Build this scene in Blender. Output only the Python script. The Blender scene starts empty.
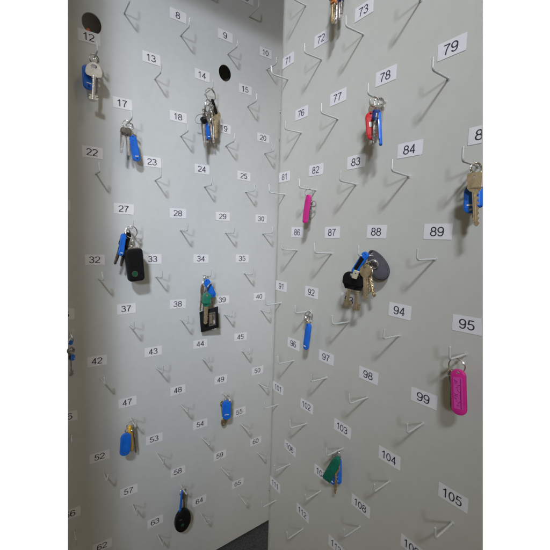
import bpy, bmesh, math, random
from mathutils import Vector, Matrix, geometry
random.seed(7)
SC = bpy.context.scene
COL = SC.collection
PI = math.pi

# ------------------------------------------------------------------ geometry of the two boards (metres)
AL, AR = 0.64148, 0.94443            # yaw of the left and right board about the vertical
UL = Vector((math.cos(AL), math.sin(AL), 0)); NL = Vector((math.sin(AL), -math.cos(AL), 0))
UR = Vector((math.cos(AR), -math.sin(AR), 0)); NR = Vector((-math.sin(AR), -math.cos(AR), 0))
ROW = 0.075
COL_L, COL_R = 0.08208, 0.06307
OFF_L, OFF_R, Z_R = 0.29201, 0.17162, -0.17809
Z = Vector((0, 0, 1))
def P(side, u, z, h=0.0):
    U, N = (UL, NL) if side == 'L' else (UR, NR)
    return U * u + N * h + Z * z
def frame(side, u, z, h=0.0):
    """x along the board, y up, z out of the board"""
    U, N = (UL, NL) if side == 'L' else (UR, NR)
    m = Matrix((U, Z, N)).transposed().to_4x4()
    m.translation = P(side, u, z, h)
    return m
def label_uz(side, n):
    k = n - 1 if side == 'L' else n - 71
    r = k // 5
    c = k % 5 + (0.5 if r % 2 else 0)
    if side == 'L':
        return -(OFF_L - c * COL_L), -r * ROW
    return OFF_R + c * COL_R, Z_R - r * ROW

KEYSETS = [
 ('L', 12, [
   {'k': 'ring', 'a': [-0.20686, -0.18203, 0.014], 'w': 0.00638, 'tilt': 0, 'c': 'steel', 'yaw': 10},
   {'k': 'ring', 'a': [-0.20565, -0.18479, 0.015], 'w': 0.00479, 'tilt': 20, 'c': 'steel', 'yaw': 50},
   {'k': 'fob', 'a': [-0.21539, -0.1911, 0.012], 'w': 0.01322, 'c': 'blue', 'b': [-0.21439, -0.22232, 0.012], 'yaw': 16.5},
   {'k': 'key', 'a': [-0.20795, -0.18863, 0.02], 'w': 0.01974, 'c': 'silver', 'hf': 0.38, 'style': 'mortise', 'label': 'large silver key with a half-round bow and square bit', 'b': [-0.21085, -0.23778, 0.02], 'yaw': -9.4},
   {'k': 'key', 'a': [-0.20302, -0.18891, 0.013], 'w': 0.00805, 'c': 'dark', 'style': 'mortise', 'b': [-0.20454, -0.23026, 0.013], 'yaw': 50.2},
 ]),
 ('L', 14, [
   {'k': 'ring', 'a': [-0.04102, -0.18565, 0.02], 'w': 0.0106, 'tilt': 0, 'c': 'steel', 'yaw': 15},
   {'k': 'ring', 'a': [-0.04592, -0.20374, 0.02], 'w': 0.01026, 'tilt': 15, 'c': 'steel', 'yaw': 40},
   {'k': 'ring', 'a': [-0.05779, -0.22641, 0.02], 'w': 0.00953, 'tilt': 50, 'c': 'steel', 'th': 0.5, 'yaw': 10},
   {'k': 'ring', 'a': [-0.04591, -0.22246, 0.024], 'w': 0.00703, 'tilt': 10, 'c': 'steel', 'yaw': 30},
   {'k': 'ring', 'a': [-0.03608, -0.20855, 0.018], 'w': 0.00732, 'tilt': -20, 'c': 'dark', 'yaw': 60},
   {'k': 'strap', 'a': [-0.03815, -0.19104, 0.02], 'w': 0.00516, 'c': 'black', 'b': [-0.02986, -0.21232, 0.02], 'yaw': 4.0},
   {'k': 'fob', 'a': [-0.05091, -0.22206, 0.021], 'w': 0.00671, 'c': 'blue', 'b': [-0.04363, -0.25539, 0.021], 'yaw': 5.1},
   {'k': 'key', 'a': [-0.05453, -0.22365, 0.024], 'w': 0.01109, 'c': 'silver', 'head': 'black', 'hf': 0.22, 'label': 'silver blade key with a black head', 'b': [-0.05122, -0.27063, 0.024], 'yaw': 0.3},
   {'k': 'key', 'a': [-0.02894, -0.20529, 0.018], 'w': 0.01473, 'c': 'brass', 'b': [-0.02965, -0.2505, 0.018], 'yaw': -6.7},
   {'k': 'key', 'a': [-0.03462, -0.21576, 0.017], 'w': 0.0098, 'c': 'silver', 'b': [-0.03324, -0.25814, 0.017], 'yaw': 33.8},
   {'k': 'key', 'a': [-0.04024, -0.22096, 0.014], 'w': 0.00979, 'c': 'dark', 'b': [-0.03537, -0.25953, 0.014], 'yaw': 24.4},
   {'k': 'key', 'a': [-0.03779, -0.20686, 0.016], 'w': 0.01464, 'c': 'silver', 'b': [-0.03464, -0.25024, 0.016], 'yaw': -5.9},
   {'k': 'key', 'a': [-0.04751, -0.21126, 0.018], 'w': 0.01285, 'c': 'silver', 'b': [-0.05069, -0.24754, 0.018], 'yaw': -0.1},
   {'k': 'key', 'a': [-0.03009, -0.20105, 0.013], 'w': 0.01316, 'c': 'dark', 'b': [-0.02321, -0.23934, 0.013], 'yaw': 3.6},
   {'k': 'key', 'a': [-0.04561, -0.22112, 0.016], 'w': 0.01051, 'c': 'silver', 'b': [-0.04332, -0.2598, 0.016], 'yaw': -5.2},
   {'k': 'ring', 'a': [-0.05294, -0.21774, 0.026], 'w': 0.00664, 'tilt': -20, 'c': 'dark', 'yaw': 30},
   {'k': 'ring', 'a': [-0.04383, -0.20791, 0.023], 'w': 0.008, 'tilt': 25, 'c': 'steel', 'yaw': 20},
   {'k': 'bead', 'a': [-0.04791, -0.20365, 0.026], 'w': 0.00412, 'c': 'silver', 'yaw': 0},
 ]),
 ('L', 17, [
   {'k': 'ring', 'a': [-0.16702, -0.2568, 0.012], 'w': 0.00599, 'tilt': 0, 'c': 'steel', 'yaw': 0},
   {'k': 'ring', 'a': [-0.16254, -0.25934, 0.014], 'w': 0.00572, 'tilt': 10, 'c': 'steel', 'yaw': 30},
   {'k': 'key', 'a': [-0.17204, -0.26344, 0.02], 'w': 0.00911, 'c': 'silver', 'head': 'dark', 'hf': 0.3, 'b': [-0.17654, -0.29885, 0.02], 'yaw': 16.8},
   {'k': 'key', 'a': [-0.16643, -0.262, 0.016], 'w': 0.00994, 'c': 'silver', 'head': 'dark', 'hf': 0.3, 'label': 'slightly longer key with a dark head', 'b': [-0.16536, -0.29972, 0.016], 'yaw': 16.4},
   {'k': 'fob', 'a': [-0.16065, -0.27001, 0.014], 'w': 0.01149, 'c': 'blue', 'b': [-0.15364, -0.30594, 0.014], 'yaw': 10.8},
 ]),
 ('L', 27, [
   {'k': 'ring', 'a': [-0.16486, -0.40853, 0.02], 'w': 0.00918, 'tilt': 0, 'c': 'steel', 'yaw': 5},
   {'k': 'ring', 'a': [-0.16951, -0.41158, 0.018], 'w': 0.00669, 'tilt': 15, 'c': 'steel', 'yaw': 50},
   {'k': 'key', 'a': [-0.16832, -0.40937, 0.016], 'w': 0.01095, 'c': 'dark', 'head': 'black', 'hf': 0.5, 'b': [-0.17868, -0.45894, 0.016], 'yaw': 26.5},
   {'k': 'key', 'a': [-0.17296, -0.41313, 0.018], 'w': 0.01014, 'c': 'dark', 'head': 'black', 'hf': 0.42, 'b': [-0.18739, -0.4557, 0.018], 'yaw': 37.0},
   {'k': 'fob', 'a': [-0.17638, -0.41107, 0.026], 'w': 0.0074, 'c': 'blue', 'b': [-0.1813, -0.44308, 0.026], 'yaw': 7.1},
   {'k': 'ring', 'a': [-0.16403, -0.42297, 0.022], 'w': 0.00467, 'tilt': 0, 'c': 'steel', 'yaw': 60},
   {'k': 'bead', 'a': [-0.16409, -0.42148, 0.024], 'w': 0.00436, 'c': 'silver', 'yaw': 0},
   {'k': 'bead', 'a': [-0.16572, -0.42947, 0.024], 'w': 0.00378, 'c': 'silver', 'yaw': 0},
   {'k': 'carfob', 'a': [-0.16346, -0.43243, 0.022], 'w': 0.02558, 'c': 'black', 'b': [-0.15887, -0.48052, 0.022], 'yaw': 0.9},
 ]),
 ('L', 34, [
   {'k': 'ring', 'a': [-0.0414, -0.48248, 0.01], 'w': 0.00515, 'tilt': 0, 'c': 'steel', 'yaw': 20},
   {'k': 'ring', 'a': [-0.04551, -0.49142, 0.013], 'w': 0.00717, 'tilt': 15, 'c': 'steel', 'yaw': 35},
   {'k': 'ring', 'a': [-0.03949, -0.49716, 0.018], 'w': 0.00785, 'tilt': 25, 'c': 'steel', 'yaw': 40},
   {'k': 'fob', 'a': [-0.04513, -0.48423, 0.016], 'w': 0.01154, 'c': 'blue', 'b': [-0.02928, -0.51554, 0.016], 'yaw': -5.2},
   {'k': 'frametag', 'a': [-0.03702, -0.53224, 0.012], 'w': 0.0321, 'c': 'black', 'b': [-0.03566, -0.57635, 0.014], 'yaw': -20.8},
   {'k': 'key', 'a': [-0.05148, -0.49135, 0.018], 'w': 0.00842, 'c': 'steelbrown', 'b': [-0.05514, -0.5372, 0.018], 'yaw': 30.3},
   {'k': 'key', 'a': [-0.0449, -0.50671, 0.021], 'w': 0.01608, 'c': 'brass', 'head': 'green', 'hf': 0.42, 'label': 'pale brass key with a green plastic head', 'b': [-0.04665, -0.56006, 0.021], 'yaw': -20.4},
   {'k': 'key', 'a': [-0.03514, -0.5033, 0.013], 'w': 0.00864, 'c': 'steelbrown', 'b': [-0.02907, -0.53726, 0.013], 'yaw': 24.0},
 ]),
 ('L', 49, [
   {'k': 'ring', 'a': [-0.00297, -0.70576, 0.02], 'w': 0.00622, 'tilt': 0, 'c': 'steel', 'yaw': 10},
   {'k': 'ring', 'a': [0.00114, -0.70795, 0.022], 'w': 0.00476, 'tilt': 0, 'c': 'steel', 'yaw': 60},
   {'k': 'key', 'a': [0.00195, -0.7121, 0.01], 'w': 0.01303, 'c': 'brass', 'style': 'flip', 'label': 'brass key with its rounded bow hanging lowest', 'b': [-0.00419, -0.76215, 0.01], 'yaw': 6.1},
   {'k': 'key', 'a': [-0.00952, -0.71015, 0.012], 'w': 0.00735, 'c': 'brass', 'b': [-0.00699, -0.74275, 0.012], 'yaw': 11.9},
   {'k': 'fob', 'a': [-0.00425, -0.70651, 0.022], 'w': 0.01603, 'c': 'blue', 'b': [-0.00387, -0.74359, 0.022], 'yaw': -24.0},
 ]),
 ('L', 47, [
   {'k': 'ring', 'a': [-0.16803, -0.70755, 0.012], 'w': 0.00655, 'tilt': 0, 'c': 'steel', 'yaw': 20},
   {'k': 'ring', 'a': [-0.17345, -0.71126, 0.016], 'w': 0.00463, 'tilt': 0, 'c': 'steel', 'yaw': 30},
   {'k': 'bead', 'a': [-0.16798, -0.71419, 0.018], 'w': 0.00341, 'c': 'silver', 'yaw': 0},
   {'k': 'fob', 'a': [-0.16972, -0.70594, 0.016], 'w': 0.00774, 'c': 'yellow', 'label': 'yellow plastic key tag seen almost edge on', 'b': [-0.16824, -0.74757, 0.016], 'yaw': 48.7},
   {'k': 'key', 'a': [-0.16314, -0.71336, 0.01], 'w': 0.00709, 'c': 'dark', 'b': [-0.15992, -0.75723, 0.01], 'yaw': 46.2},
   {'k': 'fob', 'a': [-0.17677, -0.7129, 0.022], 'w': 0.01523, 'c': 'blue', 'b': [-0.17961, -0.74829, 0.022], 'yaw': -2.7},
 ]),
 ('L', 58, [
   {'k': 'ring', 'a': [-0.08347, -0.85827, 0.01], 'w': 0.00633, 'tilt': 0, 'c': 'steel', 'yaw': 20},
   {'k': 'ring', 'a': [-0.08097, -0.85714, 0.012], 'w': 0.00527, 'tilt': 0, 'c': 'steel', 'yaw': 60},
   {'k': 'fob', 'a': [-0.08619, -0.85128, 0.016], 'w': 0.00868, 'c': 'blue', 'thick': 0.003, 'b': [-0.08977, -0.88998, 0.016], 'yaw': 58.5},
   {'k': 'key', 'a': [-0.08178, -0.85548, 0.014], 'w': 0.00805, 'c': 'dark', 'b': [-0.08135, -0.89741, 0.014], 'yaw': 18.2},
   {'k': 'roundfob', 'a': [-0.08478, -0.88439, 0.018], 'w': 0.02878, 'c': 'black', 'b': [-0.08692, -0.92604, 0.018], 'yaw': -1.7},
 ]),
 ('L', 36, [
   {'k': 'ring', 'a': [-0.24528, -0.55834, 0.022], 'w': 0.00353, 'tilt': 0, 'c': 'steel', 'yaw': 30},
   {'k': 'fob', 'a': [-0.2457, -0.55688, 0.022], 'w': 0.00407, 'c': 'blue', 'b': [-0.24613, -0.56377, 0.022], 'yaw': 24.6},
   {'k': 'ring', 'a': [-0.24546, -0.57214, 0.02], 'w': 0.00492, 'tilt': 0, 'c': 'dark', 'yaw': 25},
   {'k': 'ring', 'a': [-0.24555, -0.57184, 0.021], 'w': 0.00395, 'tilt': 0, 'c': 'dark', 'yaw': 30},
   {'k': 'fob', 'a': [-0.24306, -0.5788, 0.018], 'w': 0.00344, 'c': 'blue', 'b': [-0.24353, -0.58723, 0.018], 'yaw': 59.3},
   {'k': 'key', 'a': [-0.24511, -0.5732, 0.014], 'w': 0.00759, 'c': 'dark', 'style': 'mortise', 'b': [-0.24545, -0.61108, 0.014], 'yaw': 39.6},
 ]),
 ('R', 67, [
   {'k': 'ring', 'a': [0.26756, -0.1337, 0.01], 'w': 0.00795, 'tilt': 0, 'c': 'steel', 'yaw': 10},
   {'k': 'key', 'a': [0.26977, -0.14152, 0.014], 'w': 0.00946, 'c': 'silver', 'head': 'black', 'hf': 0.35, 'b': [0.27121, -0.18392, 0.014], 'yaw': 1.0},
   {'k': 'key', 'a': [0.27131, -0.14547, 0.019], 'w': 0.00988, 'c': 'brass', 'head': 'orange', 'hf': 0.52, 'label': 'brass key with an orange plastic head', 'b': [0.27215, -0.1857, 0.019], 'yaw': 11.3},
   {'k': 'key', 'a': [0.27236, -0.14123, 0.01], 'w': 0.00999, 'c': 'silver', 'head': 'navy', 'hf': 0.52, 'label': 'silver key with a dark blue head', 'b': [0.27346, -0.17983, 0.01], 'yaw': 10.3},
 ]),
 ('R', 78, [
   {'k': 'ring', 'a': [0.33227, -0.28264, 0.019], 'w': 0.00487, 'tilt': 0, 'c': 'steel', 'yaw': 62},
   {'k': 'ring', 'a': [0.33228, -0.28183, 0.012], 'w': 0.00493, 'tilt': 0, 'c': 'steel', 'yaw': 60},
   {'k': 'key', 'a': [0.33209, -0.28171, 0.008], 'w': 0.00717, 'c': 'silver', 'b': [0.33242, -0.30203, 0.008], 'yaw': 8.3},
   {'k': 'fob', 'a': [0.32974, -0.29117, 0.02], 'w': 0.01086, 'c': 'red', 'label': 'red key tag with a small white sticker', 'b': [0.33371, -0.31755, 0.02], 'yaw': 34.8},
   {'k': 'key', 'a': [0.32827, -0.28255, 0.016], 'w': 0.00857, 'c': 'silver', 'b': [0.33139, -0.30987, 0.016], 'yaw': 24.6},
   {'k': 'key', 'a': [0.33919, -0.29315, 0.025], 'w': 0.00457, 'c': 'dark', 'head': 'navy', 'hf': 0.3, 'b': [0.33905, -0.32407, 0.025], 'yaw': -5.9},
   {'k': 'key', 'a': [0.33743, -0.29149, 0.02], 'w': 0.00463, 'c': 'brass', 'head': 'navy', 'hf': 0.38, 'b': [0.33694, -0.32095, 0.02], 'yaw': -21.2},
   {'k': 'fob', 'a': [0.33881, -0.29341, 0.019], 'w': 0.00416, 'c': 'blue', 'thick': 0.0028, 'b': [0.34275, -0.32463, 0.019], 'yaw': -45.5},
 ]),
 ('R', 82, [
   {'k': 'ring', 'a': [0.23623, -0.35687, 0.012], 'w': 0.00503, 'tilt': 0, 'c': 'steel', 'th': 0.6, 'yaw': 55},
   {'k': 'fob', 'a': [0.24358, -0.35987, 0.018], 'w': 0.00761, 'c': 'pink', 'b': [0.23799, -0.39339, 0.018], 'yaw': -1.1},
   {'k': 'bead', 'a': [0.24065, -0.36486, 0.012], 'w': 0.00214, 'c': 'silver', 'yaw': 0},
   {'k': 'ring', 'a': [0.24281, -0.37011, 0.01], 'w': 0.00357, 'tilt': 0, 'c': 'dark', 'yaw': 40},
   {'k': 'key', 'a': [0.23828, -0.36274, 0.01], 'w': 0.00599, 'c': 'dark', 'b': [0.23805, -0.3894, 0.01], 'yaw': -13.4},
 ]),
 ('R', 85, [
   {'k': 'ring', 'a': [0.42607, -0.35632, 0.013], 'w': 0.00412, 'tilt': 0, 'c': 'steel', 'yaw': 60},
   {'k': 'fob', 'a': [0.42341, -0.36838, 0.012], 'w': 0.00988, 'c': 'blue', 'b': [0.42422, -0.38943, 0.012], 'yaw': 20.1},
   {'k': 'fob', 'a': [0.42809, -0.36903, 0.01], 'w': 0.00301, 'c': 'blue', 'b': [0.42948, -0.38543, 0.01], 'yaw': -35.8},
   {'k': 'key', 'a': [0.42763, -0.36013, 0.018], 'w': 0.01003, 'c': 'brass', 'hf': 0.34, 'style': 'square', 'label': 'large worn brass key with a squared bow', 'b': [0.43247, -0.39931, 0.018], 'yaw': 16.9},
   {'k': 'key', 'a': [0.42576, -0.3599, 0.01], 'w': 0.00453, 'c': 'brass', 'b': [0.42627, -0.39505, 0.01], 'yaw': -35.4},
 ]),
 ('R', 88, [
   {'k': 'ring', 'a': [0.33197, -0.43184, 0.01], 'w': 0.00599, 'tilt': 0, 'c': 'steel', 'yaw': 45},
   {'k': 'ring', 'a': [0.33841, -0.43498, 0.014], 'w': 0.00489, 'tilt': 20, 'c': 'steel', 'yaw': 20},
   {'k': 'ring', 'a': [0.33347, -0.4368, 0.016], 'w': 0.00444, 'tilt': 10, 'c': 'brassring', 'yaw': 50},
   {'k': 'ovaltag', 'a': [0.32903, -0.42169, 0.008], 'w': 0.0191, 'c': 'greyleather', 'b': [0.34832, -0.4489, 0.008], 'yaw': 36.7},
   {'k': 'fob', 'a': [0.33457, -0.42345, 0.02], 'w': 0.00729, 'c': 'blue', 'open': 1, 'b': [0.31899, -0.4455, 0.02], 'yaw': 14.2},
   {'k': 'plate', 'a': [0.32797, -0.44145, 0.026], 'w': 0.00541, 'c': 'cream', 'b': [0.32521, -0.44967, 0.026], 'yaw': 30.7},
   {'k': 'key', 'a': [0.31779, -0.44405, 0.021], 'w': 0.01626, 'c': 'brass', 'head': 'black', 'hf': 0.46, 'style': 'mortise', 'label': 'brass mortise key with a black head', 'b': [0.31282, -0.48106, 0.021], 'yaw': 26.4},
   {'k': 'key', 'a': [0.32351, -0.44465, 0.017], 'w': 0.01313, 'c': 'brass', 'head': 'black', 'hf': 0.44, 'style': 'mortise', 'b': [0.32258, -0.48438, 0.017], 'yaw': 20.3},
   {'k': 'key', 'a': [0.33127, -0.43495, 0.018], 'w': 0.01086, 'c': 'brass', 'label': 'brass key with a broad round bow', 'b': [0.33521, -0.46982, 0.018], 'yaw': 24.4},
   {'k': 'key', 'a': [0.33098, -0.43606, 0.013], 'w': 0.00897, 'c': 'brass', 'b': [0.34145, -0.46674, 0.013], 'yaw': -1.1},
   {'k': 'key', 'a': [0.32737, -0.43741, 0.01], 'w': 0.0091, 'c': 'brass', 'b': [0.33241, -0.46428, 0.01], 'yaw': -10.9},
 ]),
 ('R', 92, [
   {'k': 'ring', 'a': [0.23928, -0.50583, 0.007], 'w': 0.00522, 'tilt': 0, 'c': 'steel', 'yaw': 30},
   {'k': 'ring', 'a': [0.23951, -0.509, 0.01], 'w': 0.00372, 'tilt': 0, 'c': 'steel', 'yaw': 60},
   {'k': 'bead', 'a': [0.23862, -0.50921, 0.012], 'w': 0.00198, 'c': 'silver', 'yaw': 0},
   {'k': 'bead', 'a': [0.24708, -0.51155, 0.01], 'w': 0.0022, 'c': 'silver', 'yaw': 0},
   {'k': 'key', 'a': [0.23882, -0.51063, 0.008], 'w': 0.00622, 'c': 'brass', 'b': [0.23675, -0.54704, 0.008], 'yaw': -1.7},
   {'k': 'fob', 'a': [0.24806, -0.5136, 0.014], 'w': 0.00789, 'c': 'blue', 'b': [0.24371, -0.5473, 0.014], 'yaw': 0.1},
 ]),
 ('R', 95, [
   {'k': 'ring', 'a': [0.4245, -0.50974, 0.013], 'w': 0.00639, 'tilt': 0, 'c': 'steel', 'th': 0.8, 'yaw': 10},
   {'k': 'ring', 'a': [0.42033, -0.51675, 0.012], 'w': 0.00325, 'tilt': 0, 'c': 'steel', 'th': 0.8, 'yaw': 50},
   {'k': 'key', 'a': [0.419, -0.51549, 0.008], 'w': 0.00616, 'c': 'dark', 'b': [0.42126, -0.54809, 0.008], 'yaw': -14.4},
   {'k': 'fob', 'a': [0.42716, -0.51072, 0.016], 'w': 0.01118, 'c': 'pink', 'ins': 'pinkins', 'scrib': 1, 'label': 'pink translucent key tag with faint handwriting', 'b': [0.43123, -0.54691, 0.016], 'yaw': 12.8},
 ]),
 ('R', 103, [
   {'k': 'ring', 'a': [0.29941, -0.65654, 0.01], 'w': 0.00526, 'tilt': 0, 'c': 'steel', 'th': 0.8, 'yaw': 20},
   {'k': 'fob', 'a': [0.29595, -0.67239, 0.008], 'w': 0.00695, 'c': 'blue', 'b': [0.29424, -0.69587, 0.008], 'yaw': 7.6},
   {'k': 'fob', 'a': [0.30292, -0.65783, 0.01], 'w': 0.00681, 'c': 'blue', 'b': [0.30486, -0.68765, 0.01], 'yaw': -8.0},
   {'k': 'key', 'a': [0.30401, -0.65813, 0.014], 'w': 0.00788, 'c': 'brass', 'c3': 1, 'b': [0.30444, -0.69843, 0.014], 'yaw': 7.3},
   {'k': 'sleeve', 'a': [0.30707, -0.65207, 0.016], 'w': 0.01057, 'c': 'green', 'b': [0.29198, -0.68771, 0.016], 'yaw': 27.1},
 ]),
]
LEFT_NUMBERS = [4, 5, 7, 8, 9, 10, 12, 13, 14, 15, 16, 17, 18, 19, 20, 22, 23, 24, 25, 26, 27, 28, 29, 30, 32, 33, 34, 35, 36, 37, 38, 39, 40, 42, 43, 44, 45, 46, 47, 48, 49, 50, 52, 53, 54, 55, 56, 57, 58, 59, 60, 62, 63, 64, 65]
RIGHT_NUMBERS = [66, 71, 72, 73, 74, 76, 77, 78, 79, 81, 82, 83, 84, 85, 86, 87, 88, 89, 91, 92, 93, 94, 95, 96, 97, 98, 99, 101, 102, 103, 104, 105, 106, 107, 108, 109, 111, 112, 113]


# ------------------------------------------------------------------ materials
def srgb(r, g, b):
    f = lambda c: (c / 12.92 if c <= 0.04045 else ((c + 0.055) / 1.055) ** 2.4)
    return (f(r / 255), f(g / 255), f(b / 255), 1)
def mat(name, col, rough=0.5, metal=0.0, spec=0.5, bump=0.0, bscale=200, var=0.0, vscale=30, col2=None, coat=0, trans=0):
    m = bpy.data.materials.new(name); m.use_nodes = True
    nt = m.node_tree; b = nt.nodes['Principled BSDF']
    b.inputs['Base Color'].default_value = col
    b.inputs['Roughness'].default_value = rough
    b.inputs['Metallic'].default_value = metal
    b.inputs['Specular IOR Level'].default_value = spec
    if coat: b.inputs['Coat Weight'].default_value = coat
    if trans: b.inputs['Transmission Weight'].default_value = trans
    tc = nt.nodes.new('ShaderNodeTexCoord')
    if var or col2:
        n = nt.nodes.new('ShaderNodeTexNoise'); n.inputs['Scale'].default_value = vscale; n.inputs['Detail'].default_value = 6
        nt.links.new(tc.outputs['Object'], n.inputs['Vector'])
        r = nt.nodes.new('ShaderNodeValToRGB')
        r.color_ramp.elements[0].position = 0.3; r.color_ramp.elements[1].position = 0.7
        c2 = col2 or tuple(c * (1 - var) for c in col[:3]) + (1,)
        r.color_ramp.elements[0].color = c2; r.color_ramp.elements[1].color = col
        nt.links.new(n.outputs['Fac'], r.inputs['Fac']); nt.links.new(r.outputs['Color'], b.inputs['Base Color'])
        mr = nt.nodes.new('ShaderNodeMapRange'); mr.inputs['To Min'].default_value = min(1, rough + 0.08); mr.inputs['To Max'].default_value = max(0, rough - 0.06)
        nt.links.new(n.outputs['Fac'], mr.inputs['Value']); nt.links.new(mr.outputs['Result'], b.inputs['Roughness'])
    if bump:
        n2 = nt.nodes.new('ShaderNodeTexNoise'); n2.inputs['Scale'].default_value = bscale; n2.inputs['Detail'].default_value = 4
        nt.links.new(tc.outputs['Object'], n2.inputs['Vector'])
        bp = nt.nodes.new('ShaderNodeBump'); bp.inputs['Strength'].default_value = bump; bp.inputs['Distance'].default_value = 0.001
        nt.links.new(n2.outputs['Fac'], bp.inputs['Height']); nt.links.new(bp.outputs['Normal'], b.inputs['Normal'])
    return m
def board_mat(name, col, smudge):
    """painted sheet steel: orange-peel bump, faint smudges and a few rub marks in the paint"""
    m = bpy.data.materials.new(name); m.use_nodes = True
    nt = m.node_tree; L = nt.links; b = nt.nodes['Principled BSDF']
    tc = nt.nodes.new('ShaderNodeTexCoord')
    def noise(scale, detail, sc=(1, 1, 1)):
        mp = nt.nodes.new('ShaderNodeMapping'); mp.inputs['Scale'].default_value = sc
        L.new(tc.outputs['Object'], mp.inputs['Vector'])
        n = nt.nodes.new('ShaderNodeTexNoise'); n.inputs['Scale'].default_value = scale; n.inputs['Detail'].default_value = detail
        L.new(mp.outputs['Vector'], n.inputs['Vector']); return n.outputs['Fac']
    def ramp(fac, p0, c0, p1, c1):
        r = nt.nodes.new('ShaderNodeValToRGB'); e = r.color_ramp.elements
        e[0].position, e[0].color, e[1].position, e[1].color = p0, c0, p1, c1
        L.new(fac, r.inputs['Fac']); return r.outputs['Color']
    big = ramp(noise(7, 5), 0.35, smudge, 0.62, col)
    fine = ramp(noise(90, 8), 0.30, (0.965, 0.965, 0.965, 1), 0.60, (1, 1, 1, 1))
    rub = ramp(noise(26, 3, (1, 1, 0.12)), 0.72, (1, 1, 1, 1), 0.80, (0.93, 0.93, 0.92, 1))
    def mul(a, c):
        x = nt.nodes.new('ShaderNodeMix'); x.data_type = 'RGBA'; x.blend_type = 'MULTIPLY'; x.inputs[0].default_value = 1
        L.new(a, x.inputs[6]); L.new(c, x.inputs[7]); return x.outputs[2]
    L.new(mul(mul(big, fine), rub), b.inputs['Base Color'])
    mr = nt.nodes.new('ShaderNodeMapRange'); mr.inputs['To Min'].default_value = 0.34; mr.inputs['To Max'].default_value = 0.46
    L.new(noise(14, 4), mr.inputs['Value']); L.new(mr.outputs['Result'], b.inputs['Roughness'])
    b.inputs['Specular IOR Level'].default_value = 0.35
    bp = nt.nodes.new('ShaderNodeBump'); bp.inputs['Strength'].default_value = 0.10; bp.inputs['Distance'].default_value = 0.0006
    L.new(noise(420, 2), bp.inputs['Height'])
    bp2 = nt.nodes.new('ShaderNodeBump'); bp2.inputs['Strength'].default_value = 0.12; bp2.inputs['Distance'].default_value = 0.002
    L.new(noise(9, 2), bp2.inputs['Height']); L.new(bp.outputs['Normal'], bp2.inputs['Normal'])
    L.new(bp2.outputs['Normal'], b.inputs['Normal'])
    return m
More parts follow.
